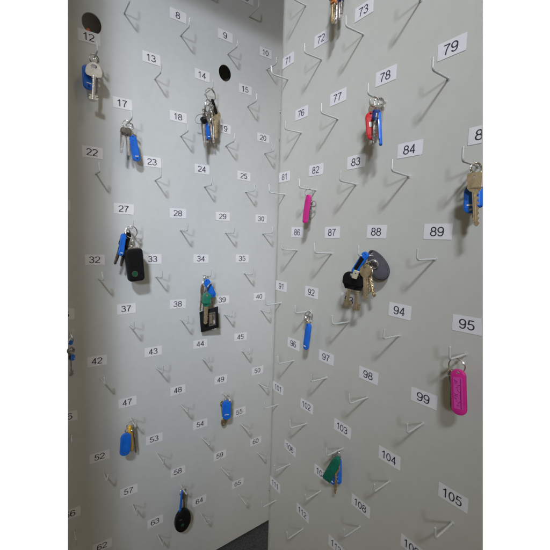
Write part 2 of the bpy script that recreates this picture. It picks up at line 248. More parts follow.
MT = {
 'board_left': board_mat('painted_steel_left', (0.535, 0.538, 0.538, 1), (0.522, 0.525, 0.524, 1)),
 'board_right': board_mat('painted_steel_right', (0.52, 0.508, 0.472, 1), (0.512, 0.499, 0.462, 1)),
 'wire': mat('painted_wire', (0.54, 0.545, 0.53, 1), 0.26, 0.1, var=0.12, vscale=300),
 'paper': mat('label_paper', (0.70, 0.68, 0.705, 1), 0.75, spec=0.3, bump=0.1, bscale=900, var=0.06, vscale=120),
 'ink': mat('label_ink', (0.03, 0.025, 0.05, 1), 0.6),
 'blue': mat('blue_plastic', (0.006, 0.14, 0.66, 1), 0.34, coat=0.1, var=0.3, vscale=90),
 'pink': mat('pink_plastic', (0.60, 0.02, 0.24, 1), 0.25, coat=0.3, var=0.2, vscale=120),
 'pinkins': mat('pink_window', (0.62, 0.06, 0.36, 1), 0.28, coat=0.3, var=0.15, vscale=260),
 'pinkink': mat('pink_pen', (0.36, 0.02, 0.18, 1), 0.4),
 'red': mat('red_plastic', (0.55, 0.015, 0.02, 1), 0.3, coat=0.2, var=0.2, vscale=100),
 'yellow': mat('yellow_plastic', (0.75, 0.42, 0.02, 1), 0.35, var=0.2, vscale=100),
 'orange': mat('orange_plastic', (0.62, 0.17, 0.03, 1), 0.4, var=0.2, vscale=100),
 'green': mat('green_plastic', (0.005, 0.16, 0.10, 1), 0.42, var=0.4, vscale=200, bump=0.3, bscale=500),
 'navy': mat('navy_plastic', (0.015, 0.035, 0.18, 1), 0.35, var=0.2, vscale=100),
 'black': mat('black_plastic', (0.006, 0.006, 0.007, 1), 0.36, spec=0.22, bump=0.1, bscale=700),
 'blackleather': mat('black_leather', (0.006, 0.006, 0.007, 1), 0.6, spec=0.15, bump=0.5, bscale=500),
 'greyleather': mat('grey_leather', (0.062, 0.055, 0.068, 1), 0.65, spec=0.2, bump=0.3, bscale=600, var=0.3, vscale=150),
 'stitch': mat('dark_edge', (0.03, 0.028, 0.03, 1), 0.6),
 'white': mat('white_insert', (0.75, 0.74, 0.72, 1), 0.6, var=0.1, vscale=200),
 'cream': mat('cream_metal', (0.62, 0.55, 0.38, 1), 0.4, 0.3, var=0.2, vscale=300),
 'silver': mat('nickel_plate', (0.88, 0.84, 0.82, 1), 0.24, 0.9, col2=(0.50, 0.46, 0.44, 1), vscale=220, bump=0.1, bscale=900),
 'steel': mat('ring_steel', (0.85, 0.84, 0.81, 1), 0.18, 0.95, col2=(0.50, 0.49, 0.46, 1), vscale=250),
 'dark': mat('dull_steel', (0.42, 0.38, 0.35, 1), 0.34, 0.9, col2=(0.20, 0.17, 0.15, 1), vscale=220, bump=0.1, bscale=900),
 'steelbrown': mat('tarnished_brass', (0.46, 0.36, 0.27, 1), 0.4, 0.8, col2=(0.22, 0.15, 0.11, 1), vscale=260),
 'brass': mat('worn_brass', (0.80, 0.68, 0.48, 1), 0.30, 0.9, col2=(0.50, 0.38, 0.24, 1), vscale=200, bump=0.1, bscale=900),
 'brassring': mat('ring_brass', (0.55, 0.47, 0.32, 1), 0.25, 1.0),
 'emblem_green': mat('emblem_green', (0.006, 0.07, 0.033, 1), 0.3),
 'copper': mat('orange_cable', (0.75, 0.22, 0.08, 1), 0.5),
 'yellowcable': mat('yellow_cable', (0.70, 0.55, 0.10, 1), 0.5),
 'wall': mat('grey_plaster', (0.26, 0.24, 0.23, 1), 0.9, bump=0.4, bscale=120, var=0.15, vscale=40),
 'carpet': mat('dark_carpet', (0.060, 0.060, 0.062, 1), 0.95, spec=0.1, bump=1.0, bscale=420, col2=(0.022, 0.022, 0.024, 1), vscale=380),
}

# ------------------------------------------------------------------ object helpers
WORLD = {}
def link(name, me, M, parent=None):
    o = bpy.data.objects.new(name, me); COL.objects.link(o)
    if parent is not None:
        o.parent = parent
        o.matrix_basis = WORLD[parent.name].inverted() @ M
    else:
        o.matrix_basis = M
    WORLD[o.name] = M.copy()
    return o
def empty(name, loc, label, cat, group=None):
    o = link(name, None, Matrix.Translation(loc)); o.empty_display_size = 0.02
    o['label'] = label; o['category'] = cat
    if group: o['group'] = group
    return o
def finish(bm, m, smooth=True):
    bmesh.ops.remove_doubles(bm, verts=bm.verts, dist=1e-6)
    bmesh.ops.recalc_face_normals(bm, faces=bm.faces)
    me = bpy.data.meshes.new('mesh'); bm.to_mesh(me); bm.free()
    me.materials.append(MT[m])
    if smooth:
        for p in me.polygons: p.use_smooth = True
        try: me.set_sharp_from_angle(angle=math.radians(38))
        except Exception: pass
    return me
def ellipse(cx, cy, rx, ry, n=28, a0=0.0, a1=2 * PI):
    full = abs(a1 - a0 - 2 * PI) < 1e-6
    m = n if full else n + 1
    return [(cx + rx * math.cos(a0 + (a1 - a0) * i / n), cy + ry * math.sin(a0 + (a1 - a0) * i / n)) for i in range(m)]
def rrect(w, h, r, cx=0, cy=0, n=6):
    r = min(r, w / 2 - 1e-6, h / 2 - 1e-6); out = []
    for sx, sy, a in ((1, 1, 0), (-1, 1, PI / 2), (-1, -1, PI), (1, -1, 1.5 * PI)):
        for i in range(n + 1):
            t = a + PI / 2 * i / n
            out.append((cx + sx * (w / 2 - r) + r * math.cos(t), cy + sy * (h / 2 - r) + r * math.sin(t)))
    return out
def inset(poly, d):
    if not d: return poly
    n = len(poly); out = []
    area = sum(poly[i][0] * poly[(i + 1) % n][1] - poly[(i + 1) % n][0] * poly[i][1] for i in range(n))
    s = 1 if area > 0 else -1
    for i in range(n):
        a, b, c = Vector(poly[i - 1]), Vector(poly[i]), Vector(poly[(i + 1) % n])
        e = (b - a).normalized() + (c - b).normalized()
        if e.length < 1e-6: e = (c - b)
        e.normalize()
        out.append((b.x - e.y * d * s, b.y + e.x * d * s))
    return out
def add_plate(bm, outline, t, holes=(), bev=0.0, z0=0.0):
    """plate in the xy plane, thickness t about z0, edges chamfered by bev"""
    layers = [(bev, -t / 2), (0, -t / 2 + bev), (0, t / 2 - bev), (bev, t / 2)] if bev else [(0, -t / 2), (0, t / 2)]
    if bev and bev > 0.0003:
        k = bev * 0.3
        layers = [(bev, -t / 2), (k, -t / 2 + k), (0, -t / 2 + bev), (0, t / 2 - bev), (k, t / 2 - k), (bev, t / 2)]
    rings = []
    for li, (d, z) in enumerate(layers):
        rings.append([bm.verts.new((x, y, z0 + z)) for x, y in inset(outline, d)])
    n = len(outline)
    for a, b in zip(rings, rings[1:]):
        for i in range(n): bm.faces.new((a[i], a[(i + 1) % n], b[(i + 1) % n], b[i]))
    hr = []
    for ho in holes:
        lo = [bm.verts.new((x, y, z0 - t / 2)) for x, y in ho]; hi = [bm.verts.new((x, y, z0 + t / 2)) for x, y in ho]
        m = len(ho)
        for i in range(m): bm.faces.new((lo[i], hi[i], hi[(i + 1) % m], lo[(i + 1) % m]))
        hr.append((lo, hi))
    for end, idx in ((rings[0], 0), (rings[-1], 1)):
        loops = [end] + [h[idx] for h in hr]
        if len(loops) == 1:
            f = bm.faces.new(end)
            bmesh.ops.triangulate(bm, faces=[f])
            continue
        flat = [v for l in loops for v in l]
        for tri in geometry.tessellate_polygon([[v.co.copy() for v in l] for l in loops]):
            try: bm.faces.new([flat[i] for i in tri])
            except ValueError: pass
def plate(outline, t, m, holes=(), bev=0.0, z0=0.0, smooth=True):
    bm = bmesh.new(); add_plate(bm, outline, t, holes, bev, z0); return finish(bm, m, smooth)
def add_tube(bm, pts, r, seg=10, closed=False, cap=True):
    pts = [Vector(p) for p in pts]; n = len(pts); rings = []
    up = Vector((0.123, 0.456, 0.88)).normalized(); prev = None
    for i, p in enumerate(pts):
        if closed: t = (pts[(i + 1) % n] - pts[i - 1]).normalized()
        else: t = (pts[min(i + 1, n - 1)] - pts[max(i - 1, 0)]).normalized()
        x = (prev - t * prev.dot(t)).normalized() if prev is not None else t.cross(up).normalized()
        prev = x; y = t.cross(x)
        rings.append([bm.verts.new(p + (x * math.cos(2 * PI * k / seg) + y * math.sin(2 * PI * k / seg)) * r) for k in range(seg)])
    for a, b in list(zip(rings, rings[1:])) + ([(rings[-1], rings[0])] if closed else []):
        for k in range(seg): bm.faces.new((a[k], a[(k + 1) % seg], b[(k + 1) % seg], b[k]))
    if cap and not closed:
        for rg, s in ((rings[0], -1), (rings[-1], 1)):
            c = bm.verts.new((pts[0] - (pts[1] - pts[0]).normalized() * r * 0.5) if s < 0 else (pts[-1] + (pts[-1] - pts[-2]).normalized() * r * 0.6))
            for k in range(seg): bm.faces.new((rg[k], rg[(k + 1) % seg], c))

# ------------------------------------------------------------------ the boards
def clip_poly_line(bm, co, no):
    g = list(bm.verts) + list(bm.edges) + list(bm.faces)
    bmesh.ops.bisect_plane(bm, geom=g, plane_co=co, plane_no=no, clear_outer=True, dist=1e-7)

# outer upright edges of the boards, (u, z) at two heights
EDGE_L = ((-0.23357, -0.11269), (-0.25570, -0.88147))
EDGE_R = ((0.41379, -0.22772), (0.45021, -0.65699))
def edge_u(e, z):
    (u0, z0), (u1, z1) = e
    return u0 + (u1 - u0) * (z - z0) / (z1 - z0)

TOP_L, BOT = 0.088, -1.02
left = empty('key_board', P('L', -0.03, BOT), 'pale blue-grey steel board with two round cable holes, carrying the numbers up to 65', 'key board', 'key boards of the cabinet')
outline = [(edge_u(EDGE_L, BOT), BOT), (0.20, BOT), (0.20, TOP_L), (edge_u(EDGE_L, TOP_L), TOP_L)]
holes = [ellipse(-0.2065, -0.1310, 0.0128, 0.0140, 40), ellipse(-0.0045, -0.1345, 0.0125, 0.0138, 40)]
sheet = link('sheet', plate(outline, 0.0015, 'board_left', holes, z0=-0.00075, smooth=False), frame('L', 0, 0), left)
for cx, cz, rx, rz in ((-0.2065, -0.1310, 0.0128, 0.0140), (-0.0045, -0.1345, 0.0125, 0.0138)):
    bm = bmesh.new(); add_tube(bm, [(cx + rx * math.cos(2 * PI * i / 40), cz + rz * math.sin(2 * PI * i / 40), -0.0007) for i in range(40)], 0.0009, 8, closed=True)
    link('hole_rim', finish(bm, 'board_left'), frame('L', 0, 0), left)
# small stiffening lip folded back along the bottom of the left sheet
bm = bmesh.new(); add_tube(bm, [(edge_u(EDGE_L, BOT) + 0.002, BOT + 0.001, -0.0030), (0.199, BOT + 0.001, -0.0030)], 0.0022, 12)
link('folded_lip', finish(bm, 'board_left'), frame('L', 0, 0), left)
# the cabinet's top over the left board, above the picture, which shades the upper rows
bm = bmesh.new(); add_plate(bm, [(-0.30, 0.0), (0.14, 0.0), (0.14, 0.185), (-0.30, 0.185)], 0.018, bev=0.001)
Mtop = Matrix((UL, NL, Z)).transposed().to_4x4(); Mtop.translation = P('L', 0, 0.079, 0.001)
link('top_board', finish(bm, 'board_left'), Mtop, left)

right = empty('key_board', P('R', 0.30, BOT), 'warm grey steel leaf with a rolled upright edge, carrying the numbers above 65', 'key board', 'key boards of the cabinet')
TOP_R, BOT_R = -0.065, -1.04
U0, RB = 0.1625, 0.0160
bm = bmesh.new()
add_plate(bm, [(U0, BOT_R), (edge_u(EDGE_R, BOT_R), BOT_R), (edge_u(EDGE_R, TOP_R), TOP_R), (U0, TOP_R)], 0.0015, z0=-0.00075)
link('sheet', finish(bm, 'board_right', False), frame('R', 0, 0), right)
# rolled upright edge: quarter bend going back, then a flange
bm = bmesh.new(); prof = []
for i in range(15):
    a = PI / 2 + PI / 2 * i / 14
    prof.append((U0 + RB * math.cos(a), -RB + RB * math.sin(a)))
prof.append((U0 - RB, -0.040))
inner = [(U0, -0.0015)] + [(U0 + (RB - 0.0015) * math.cos(PI / 2 + PI / 2 * i / 14), -RB + (RB - 0.0015) * math.sin(PI / 2 + PI / 2 * i / 14)) for i in range(1, 15)] + [(U0 - RB + 0.0015, -0.040)]
lo = [(bm.verts.new((a, BOT_R, b)), bm.verts.new((a, TOP_R, b))) for a, b in prof]
li = [(bm.verts.new((a, BOT_R, b)), bm.verts.new((a, TOP_R, b))) for a, b in inner]
for s in (lo, li):
    for a, b in zip(s, s[1:]): bm.faces.new((a[0], b[0], b[1], a[1]))
bm.faces.new((lo[-1][0], li[-1][0], li[-1][1], lo[-1][1]))
link('rolled_edge', finish(bm, 'board_right'), frame('R', 0, 0), right)
# dark strip standing in for the gap's shadow line along the rolled edge
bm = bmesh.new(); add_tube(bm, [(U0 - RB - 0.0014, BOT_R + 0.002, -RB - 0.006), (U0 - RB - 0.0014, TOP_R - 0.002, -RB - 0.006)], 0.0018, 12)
link('edge_shadow_strip', finish(bm, 'stitch'), frame('R', 0, 0), right)

# two small screws through the rolled edge
for zz in (-0.238, -0.275, -0.80):
    bm = bmesh.new(); add_plate(bm, ellipse(0, 0, 0.0020, 0.0020, 18), 0.0012, bev=0.0003)
    Ms = frame('R', U0 - RB * 0.62, zz) ; Ms.translation = P('R', U0 - RB * 0.62, zz, -RB * 0.20)
    link('screw', finish(bm, 'dark'), Ms @ Matrix.Rotation(math.radians(-40), 4, 'Y'), right)
# ---- hooks: a stub of wire straight out of the sheet, bent up at the end
def hook_mesh(out, up, r=0.00085, lean=0.0):
    bm = bmesh.new(); c = 0.0026
    pts = [(0, 0, -0.001), (0, 0, out * 0.4), (0, 0, out - c)]
    for i in range(1, 7):
        a = PI / 2 * i / 6
        pts.append((0, c * (1 - math.cos(a)), out - c + c * math.sin(a)))
    pts.append((lean, up, out + 0.0004))
    add_tube(bm, pts, r, 10)
    # little collar where the wire goes through the sheet
    ring = ellipse(0, 0, 0.0017, 0.0017, 14)
    add_plate(bm, ring, 0.0006, z0=0.0002)
    return finish(bm, 'wire')
HOOKS = {'L': [hook_mesh(0.0300, 0.0120, 0.00105), hook_mesh(0.0285, 0.0115, 0.00105, 0.0006), hook_mesh(0.0312, 0.0112, 0.00105, -0.0006)],
         'R': [hook_mesh(0.0262, 0.0098, 0.00095), hook_mesh(0.0256, 0.0092, 0.00095, 0.0005), hook_mesh(0.0268, 0.0102, 0.00095, -0.0005)]}
def hook(side, n):
    lu, lz = label_uz(side, n)
    u, z = (lu + 0.004, lz - 0.028) if side == 'L' else (lu + 0.001, lz - 0.024)
    e = EDGE_L if side == 'L' else EDGE_R
    if side == 'L' and n == 36: u = edge_u(e, z) + 0.003
    if side == 'L' and u < edge_u(e, z) + 0.002: return
    if side == 'R' and u > edge_u(e, z) - 0.002:
        if n == 85: u = edge_u(e, z) - 0.0025
        else: return
    busy = n in BUSY
    u += 0 if busy else random.uniform(-0.001, 0.001); z += 0 if busy else random.uniform(-0.0008, 0.0008)
    k = 0.25 if busy else 1
    M = frame(side, u, z) @ Matrix.Rotation(math.radians(random.uniform(-3, 3) * k), 4, 'X') @ Matrix.Rotation(math.radians(random.uniform(-3, 3) * k), 4, 'Y') @ Matrix.Rotation(math.radians(random.uniform(-6, 6) * k), 4, 'Z')
    link('hook', random.choice(HOOKS[side]), M, left if side == 'L' else right)
BUSY = {n for _, n, _ in KEYSETS}

SW = 0.112                                    # stroke width of the printed digits, digit height = 1
def arc(cx, cy, rx, ry, a0, a1, n=14):
    return [(cx + rx * math.cos(math.radians(a0 + (a1 - a0) * i / n)), cy + ry * math.sin(math.radians(a0 + (a1 - a0) * i / n))) for i in range(n + 1)]
h_ = SW / 2
DIG = {
 '0': [arc(0.27, 0.5, 0.27 - h_, 0.5 - h_, 90, 450, 28)],
 '1': [[(0.10, 0.74), (0.20, 0.80), (0.29, 0.90), (0.325, 0.985)], [(0.33, 1.0), (0.33, 0.0)]],
 '2': [arc(0.27, 0.715, 0.222, 0.235, 170, -30, 16) + [(0.40, 0.49), (0.26, 0.345), (0.12, 0.20), (0.065, 0.05)], [(0.02, h_), (0.53, h_)]],
 '3': [arc(0.255, 0.735, 0.20, 0.215, 165, -80, 16) + [(0.20, 0.525)], [(0.21, 0.53)] + arc(0.26, 0.285, 0.225, 0.240, 88, -168, 18)],
 '4': [[(0.385, 0.0), (0.385, 0.985)], [(0.385, 0.95), (0.045, 0.285)], [(0.01, 0.285), (0.53, 0.285)]],
 '5': [[(0.49, 1 - h_), (0.145, 1 - h_)], [(0.15, 0.985), (0.085, 0.50)], [(0.085, 0.505), (0.13, 0.56)] + arc(0.27, 0.325, 0.225, 0.275, 110, -165, 20)],
 '6': [arc(0.275, 0.32, 0.22, 0.27, 0, 360, 26), [(0.058, 0.36), (0.055, 0.50), (0.07, 0.66)] + arc(0.285, 0.70, 0.205, 0.25, 165, 22, 12)],
 '7': [[(0.03, 1 - h_), (0.52, 1 - h_)], [(0.505, 0.93), (0.39, 0.76), (0.29, 0.54), (0.225, 0.30), (0.20, 0.0)]],
 '8': [arc(0.27, 0.735, 0.185, 0.215, 0, 360, 24), arc(0.27, 0.285, 0.225, 0.24, 0, 360, 24)],
 '9': [arc(0.265, 0.68, 0.22, 0.27, 0, 360, 26), [(0.482, 0.64), (0.485, 0.50), (0.47, 0.34)] + arc(0.255, 0.30, 0.205, 0.25, -15, -158, 12)],
}
def text_mesh(s, height, width):
    bm = bmesh.new(); x0 = 0.0; lvl = 0
    for ch in s:
        for st in DIG[ch]:
            pts = [Vector((p[0] + x0, p[1])) for p in st]; n = len(pts); lvl += 1
            closed = (pts[0] - pts[-1]).length < 1e-5
            if closed: pts = pts[:-1]; n -= 1
            rows = []
            for i in range(n):
                p = pts[i]; q0 = pts[i - 1] if (i or closed) else p; q1 = pts[(i + 1) % n] if (i < n - 1 or closed) else p
                d0 = (p - q0) if (p - q0).length else (q1 - p); d1 = (q1 - p) if (q1 - p).length else (p - q0)
                d = (d0.normalized() + d1.normalized()).normalized(); nn = Vector((-d.y, d.x)) * (SW / 2)
                rows.append((bm.verts.new((p.x + nn.x, p.y + nn.y, lvl)), bm.verts.new((p.x - nn.x, p.y - nn.y, lvl))))
            for a, b in list(zip(rows, rows[1:])) + ([(rows[-1], rows[0])] if closed else []):
                bm.faces.new((a[1], b[1], b[0], a[0]))
        x0 += 0.60
    xs = [v.co.x for v in bm.verts]; cx = (max(xs) + min(xs)) / 2
    w = 0.60 * len(s) - 0.06
    for v in bm.verts:
        v.co.x = (v.co.x - cx) * width / w; v.co.y = (v.co.y - 0.5) * height; v.co.z = v.co.z * 0.000004
    return bm
def number_label(side, n):
    u, z = label_uz(side, n)
    w, h, th, tw = (0.0268, 0.0152, 0.0094, 0.0145) if side == 'L' else (0.0246, 0.0134, 0.0081, 0.0125)
    s = str(n)
    tw = {1: tw * 0.48, 2: tw * 0.98, 3: tw * 1.36}[len(s)]
    if len(s) == 3: w *= 1.04
    w *= random.uniform(0.96, 1.04); h *= random.uniform(0.97, 1.03)
    cu_ = u + random.uniform(-0.0006, 0.0006); cz = z + random.uniform(-0.0005, 0.0005)
    M = frame(side, cu_, cz) @ Matrix.Rotation(math.radians(random.uniform(-1.6, 1.6)), 4, 'Z')
    e = EDGE_L if side == 'L' else EDGE_R
    eu = edge_u(e, cz)
    hang = (cu_ - w / 2 < eu + 0.0005) if side == 'L' else (cu_ + w / 2 > eu - 0.0005)
    if hang and ((side == 'L' and cu_ + w / 2 < eu + 0.002) or (side == 'R' and cu_ - w / 2 > eu - 0.002)): return
    bm = bmesh.new(); add_plate(bm, rrect(w, h, 0.0004, n=2), 0.00012, z0=0.00025)
    bt = text_mesh(s, th, tw)
    for v in bt.verts: v.co.z += 0.00036; v.co.x -= 0.0005
    if hang:   # a label that reaches the upright edge is trimmed there
        for b in (bm, bt):
            g = list(b.verts) + list(b.edges) + list(b.faces)
            (u0, z0), (u1, z1) = e
            dv = Vector((u1 - u0, z1 - z0, 0)); nrm = Vector((dv.y, -dv.x, 0)).normalized()
            if (side == 'L' and nrm.x > 0) or (side == 'R' and nrm.x < 0): nrm = -nrm
            pc = M.inverted() @ (frame(side, 0, 0) @ Vector((eu, cz, 0)))
            bmesh.ops.bisect_plane(b, geom=g, plane_co=Vector((pc.x, pc.y, 0)), plane_no=nrm, clear_outer=True)
            ed = [x for x in b.edges if x.is_boundary] if b is bm else []
            if ed: bmesh.ops.holes_fill(b, edges=ed)
    lab = link('number_label', finish(bm, 'paper', False), M, left if side == 'L' else right)
    lab['label'] = 'white paper label printed %d' % n
    if len(bt.verts):
        link('digits', finish(bt, 'ink', False), M, lab)
    else: bt.free()
for n in LEFT_NUMBERS:
    number_label('L', n); hook('L', n)
for n in RIGHT_NUMBERS:
    number_label('R', n); hook('R', n)

# ------------------------------------------------------------------ key bunches
def item_frame(side, a, b, yaw):
    A, B = P(side, *a), P(side, *b)
    N = NL if side == 'L' else NR
    up = (A - B); L = up.length; up.normalize()
    n = Matrix.Rotation(math.radians(yaw), 3, 'Z') @ N
    n = (n - up * n.dot(up)).normalized()
    x = up.cross(n).normalized()
    M = Matrix((x, up, n)).transposed().to_4x4(); M.translation = A
    return M, L
def ring_mesh(r, wire, m, turns=2):
    bm = bmesh.new(); pts = []; N = 40
    for i in range(N * turns + 6):
        a = 2 * PI * i / N
        pts.append((r * math.cos(a), r * math.sin(a), (i / N - turns / 2) * wire * 1.9))
    add_tube(bm, pts, wire, 8)
    return finish(bm, m)
def teeth(x, y0, y1, depth, rnd, n=5):
    """points down one side of a blade between y0 and y1 with cuts"""
    out = []; st = (y1 - y0) / n
    for i in range(n):
        d = rnd.uniform(0.25, 1.0) * depth
        out += [(x, y0 + st * (i + 0.05)), (x - d, y0 + st * (i + 0.40)), (x - d, y0 + st * (i + 0.62)), (x, y0 + st * (i + 0.97))]
    return out
def make_key(par, M, L, w, o, rnd):
    style = o.get('style', 'yale'); hf = o.get('hf', 0.36 if L / w > 2.2 else 0.42); hl = L * hf
    t = 0.0020
    bw = min(w * 0.42, 0.0068)                              # blade width
    if style == 'flip': M = M @ Matrix.Translation((0, -L, 0)) @ Matrix.Rotation(PI, 4, 'Z')
    holes = [ellipse(0, -hl * 0.24, w * 0.13, w * 0.11, 14)] if not o.get('head') else []
    if style == 'mortise':
        bm = bmesh.new()
        if not o.get('head'):
            bow = ellipse(0, -hl * 0.66, w / 2, hl * 0.66, 20, 0, PI) + [(-w * 0.50, -hl * 0.80), (-w * 0.44, -hl * 0.93), (-w * 0.24, -hl * 1.0), (w * 0.24, -hl * 1.0), (w * 0.44, -hl * 0.93), (w * 0.50, -hl * 0.80)]
            add_plate(bm, bow, t * 1.2, [ellipse(0, -hl * 0.30, w * 0.20, hl * 0.13, 16)], bev=0.00025)
        r = max(0.0011, min(w * 0.10, 0.0019))
        add_tube(bm, [(0, -hl * 0.9, 0), (0, -L * 0.72, 0), (0, -L + r, 0)], r, 12)
        add_tube(bm, [(0, -hl * 1.02, 0), (0, -hl * 1.02 - 0.0016, 0)], r * 1.5, 12)
        b = max(w * 0.30, 0.0035); y1, y0 = -L * 0.965, -L * (0.84 if L > 0.04 else 0.80)
        bit = [(r * 0.5, y0), (b, y0), (b, y0 + (y1 - y0) * 0.25), (b * 0.66, y0 + (y1 - y0) * 0.28), (b * 0.66, y0 + (y1 - y0) * 0.45), (b, y0 + (y1 - y0) * 0.48), (b, y1), (r * 0.5, y1)]
        add_plate(bm, bit, t * 0.9)
        add_plate(bm, [(-p[0] * 0.8, p[1]) for p in reversed(bit)], t * 0.9)
        me = finish(bm, o['c'])
    else:
        neck = -hl
        side_r = [(bw / 2, neck - 0.0008)] + teeth(bw / 2, neck - L * 0.05, -L * 0.95, bw * 0.38, rnd, 6) + [(bw * 0.15, -L)]
        side_l = [(-bw * 0.25, -L), (-bw / 2, -L * 0.955), (-bw / 2, neck - 0.0008)]
        if style == 'square':
            bow = rrect(w, hl, w * 0.14, 0, -hl / 2, 4)
            top = [q for q in bow]
            outline = [(w * 0.36, -hl)] + [q for q in rrect(w, hl * 0.98, w * 0.16, 0, -hl * 0.49, 4) if q[1] > -hl * 0.9] + [(-w * 0.5, -hl * 0.86), (-w * 0.36, -hl)]
            hole = [ellipse(0, -hl * 0.22, w * 0.12, w * 0.09, 16)]
        else:
            ry = hl * 0.54
            outline = ellipse(0, -ry, w / 2, ry, 26, -PI * 0.33, PI * 1.33)
            hole = holes
        pts = outline + side_l[::-1] + side_r[::-1]
        # outline goes counter-clockwise from lower right over the top to lower left, then down the blade and up again
        body = [(x, y) for x, y in pts]
        blade_l = [(-bw / 2, neck - 0.0008), (-bw / 2, -L * 0.955), (-bw * 0.25, -L)]
        blade_r = [(bw * 0.15, -L)] + list(reversed(teeth(bw / 2, neck - L * 0.05, -L * 0.95, bw * 0.38, rnd, 6))) + [(bw / 2, neck - 0.0008)]
        body = outline + blade_l + blade_r
        if o.get('head'): hole = []
        bm = bmesh.new(); add_plate(bm, body, t, hole, bev=0.00022)
        # milled groove: a raised rib beside it on the blade
        add_plate(bm, rrect(bw * 0.18, (L - hl) * 0.86, bw * 0.08, -bw * 0.16, -(hl + (L - hl) * 0.48), 2), t + 0.0007)
        if not o.get('head') and style != 'square':
            add_plate(bm, ellipse(0, -hl * 0.62, w * 0.27, hl * 0.20, 18), t + 0.0005)
        if style == 'square' :
            add_plate(bm, rrect(w * 0.60, hl * 0.34, w * 0.08, 0, -hl * 0.66, 4), t + 0.0005)
        me = finish(bm, o['c'])
    k = link('key', me, M, par)
    if o.get('label'): k['label'] = o['label']
    if o.get('head'):
        hw = w; hh = hl * 1.02
        out = [(hw * 0.30, -hh)] + [q for q in rrect(hw, hh * 0.96, hw * 0.40, 0, -hh * 0.47, 7) if q[1] > -hh * 0.80] + [(-hw * 0.30, -hh)]
        bm = bmesh.new(); add_plate(bm, out, t + 0.0026, [ellipse(0, -hh * 0.16, hw * 0.12, hw * 0.10, 14)], bev=0.0009)
        link('key_head', finish(bm, o['head']), M, k)
def make_fob(par, M, L, w, o, rnd):
    t = o.get('thick', 0.0042); wb = max(w, 0.0045)
    out = rrect(wb, L, wb * 0.48, 0, -L / 2, 8)
    hole = ellipse(0, -L + wb * 0.30, wb * 0.13, wb * 0.10, 16)
    eye = ellipse(0, -wb * 0.22, wb * 0.12, wb * 0.09, 14)
    ins = o.get('ins'); c = o['c']
    bm = bmesh.new(); add_plate(bm, out, t, [hole, eye] if not o.get('scrib') else [eye], bev=0.0013)
    f = link('key_tag', finish(bm, c), M, par)
    if o.get('label'): f['label'] = o['label']
    # raised window frame lip round the insert
    iw, ih = wb * 0.62, L * (0.70 if o.get('scrib') else 0.58)
    cy = -L * 0.51
    fr = rrect(iw + 0.0012, ih + 0.0012, 0.0010, 0, cy, 3); inn = rrect(iw, ih, 0.0007, 0, cy, 3)
    bm = bmesh.new(); add_plate(bm, fr, 0.0010, [inn], z0=t / 2 - 0.00025)
    if not o.get('open') and not o.get('scrib'):
        link('window_frame', finish(bm, c), M, f)
    else: bm.free()
    bm = bmesh.new(); add_plate(bm, inset(inn, 0.0002), 0.0005, z0=t / 2 - 0.0001)
    link('paper_insert', finish(bm, 'black' if o.get('open') else ('red' if c == 'red' else (ins or c))), M, f)
    if c == 'red':
        link('white_sticker', plate(rrect(iw * 0.5, ih * 0.30, 0.0005, -iw * 0.05, cy + ih * 0.06, 2), 0.0003, 'white', z0=t / 2 + 0.0006), M, f)
    if o.get('scrib'):      # faint pen strokes on the paper behind the window
        bm = bmesh.new()
        for i in range(15):
            yy = cy + ih * (0.42 - 0.84 * i / 14)
            x0 = rnd.uniform(-0.40, 0.0) * iw; nseg = rnd.randint(2, 4)
            pts = [(x0, yy, t / 2 + 0.0006)]
            for _ in range(nseg): pts.append((pts[-1][0] + rnd.uniform(0.03, 0.13) * iw, pts[-1][1] + rnd.uniform(-0.03, 0.03) * ih, t / 2 + 0.0006))
            if rnd.random() < 0.75: add_tube(bm, pts, 0.00022, 5)
        for x in (0.30,):
            add_tube(bm, [(x * iw, cy + ih * 0.46, t / 2 + 0.0005), (x * iw, cy - ih * 0.46, t / 2 + 0.0005)], 0.00035, 6)
        link('pen_marks', finish(bm, 'pinkink'), M, f)
    elif c == 'blue' and not o.get('open'):
        bm = bmesh.new(); add_plate(bm, rrect(wb * 0.50, 0.0012, 0.0005, 0, -L + wb * 0.62, 2), 0.0003, z0=t / 2 + 0.0002)
        link('moulded_mark', finish(bm, 'white' if rnd.random() < 0.8 else c), M, f)
NAMES = {
 ('L', 12): 'large silver half-round key and blue tag hanging under number 12',
 ('L', 14): 'crowded bunch on several rings with black strap, hanging under number 14',
 ('L', 17): 'two slim keys and a blue tag hanging side by side under number 17',
 ('L', 27): 'black car remote with green emblem and a blue tag, hanging under number 27',
 ('L', 34): 'bunch with green-headed key, blue tag and square black leather frame, hanging under number 34',
 ('L', 49): 'small brass keys behind a blue tag hanging under number 49, left of number 55',
 ('L', 47): 'blue tag with yellow tag beside it, hanging under number 47',
 ('L', 58): 'round black remote with green dot and a blue tag, under number 58',
 ('L', 36): 'dark key with blue tags at the left edge, left of number 42',
 ('R', 67): 'long keys with orange and dark blue heads hanging from the top edge of the photo',
 ('R', 78): 'bunch with red tag and blue tag seen edge on, hanging under number 78',
 ('R', 82): 'slim pink tag with a dark key hanging under number 82',
 ('R', 85): 'large worn brass key over a blue tag, right of number 84',
 ('R', 88): 'big bunch of brass keys with oval grey leather tag hanging under number 88',
 ('R', 92): 'slender blue tag on a small ring hanging under number 92',
 ('R', 95): 'big pink tag with faint writing on a wide ring hanging under number 95',
 ('R', 103): 'green sleeve, blue tags and brass key hanging under number 103, over number 107',
}
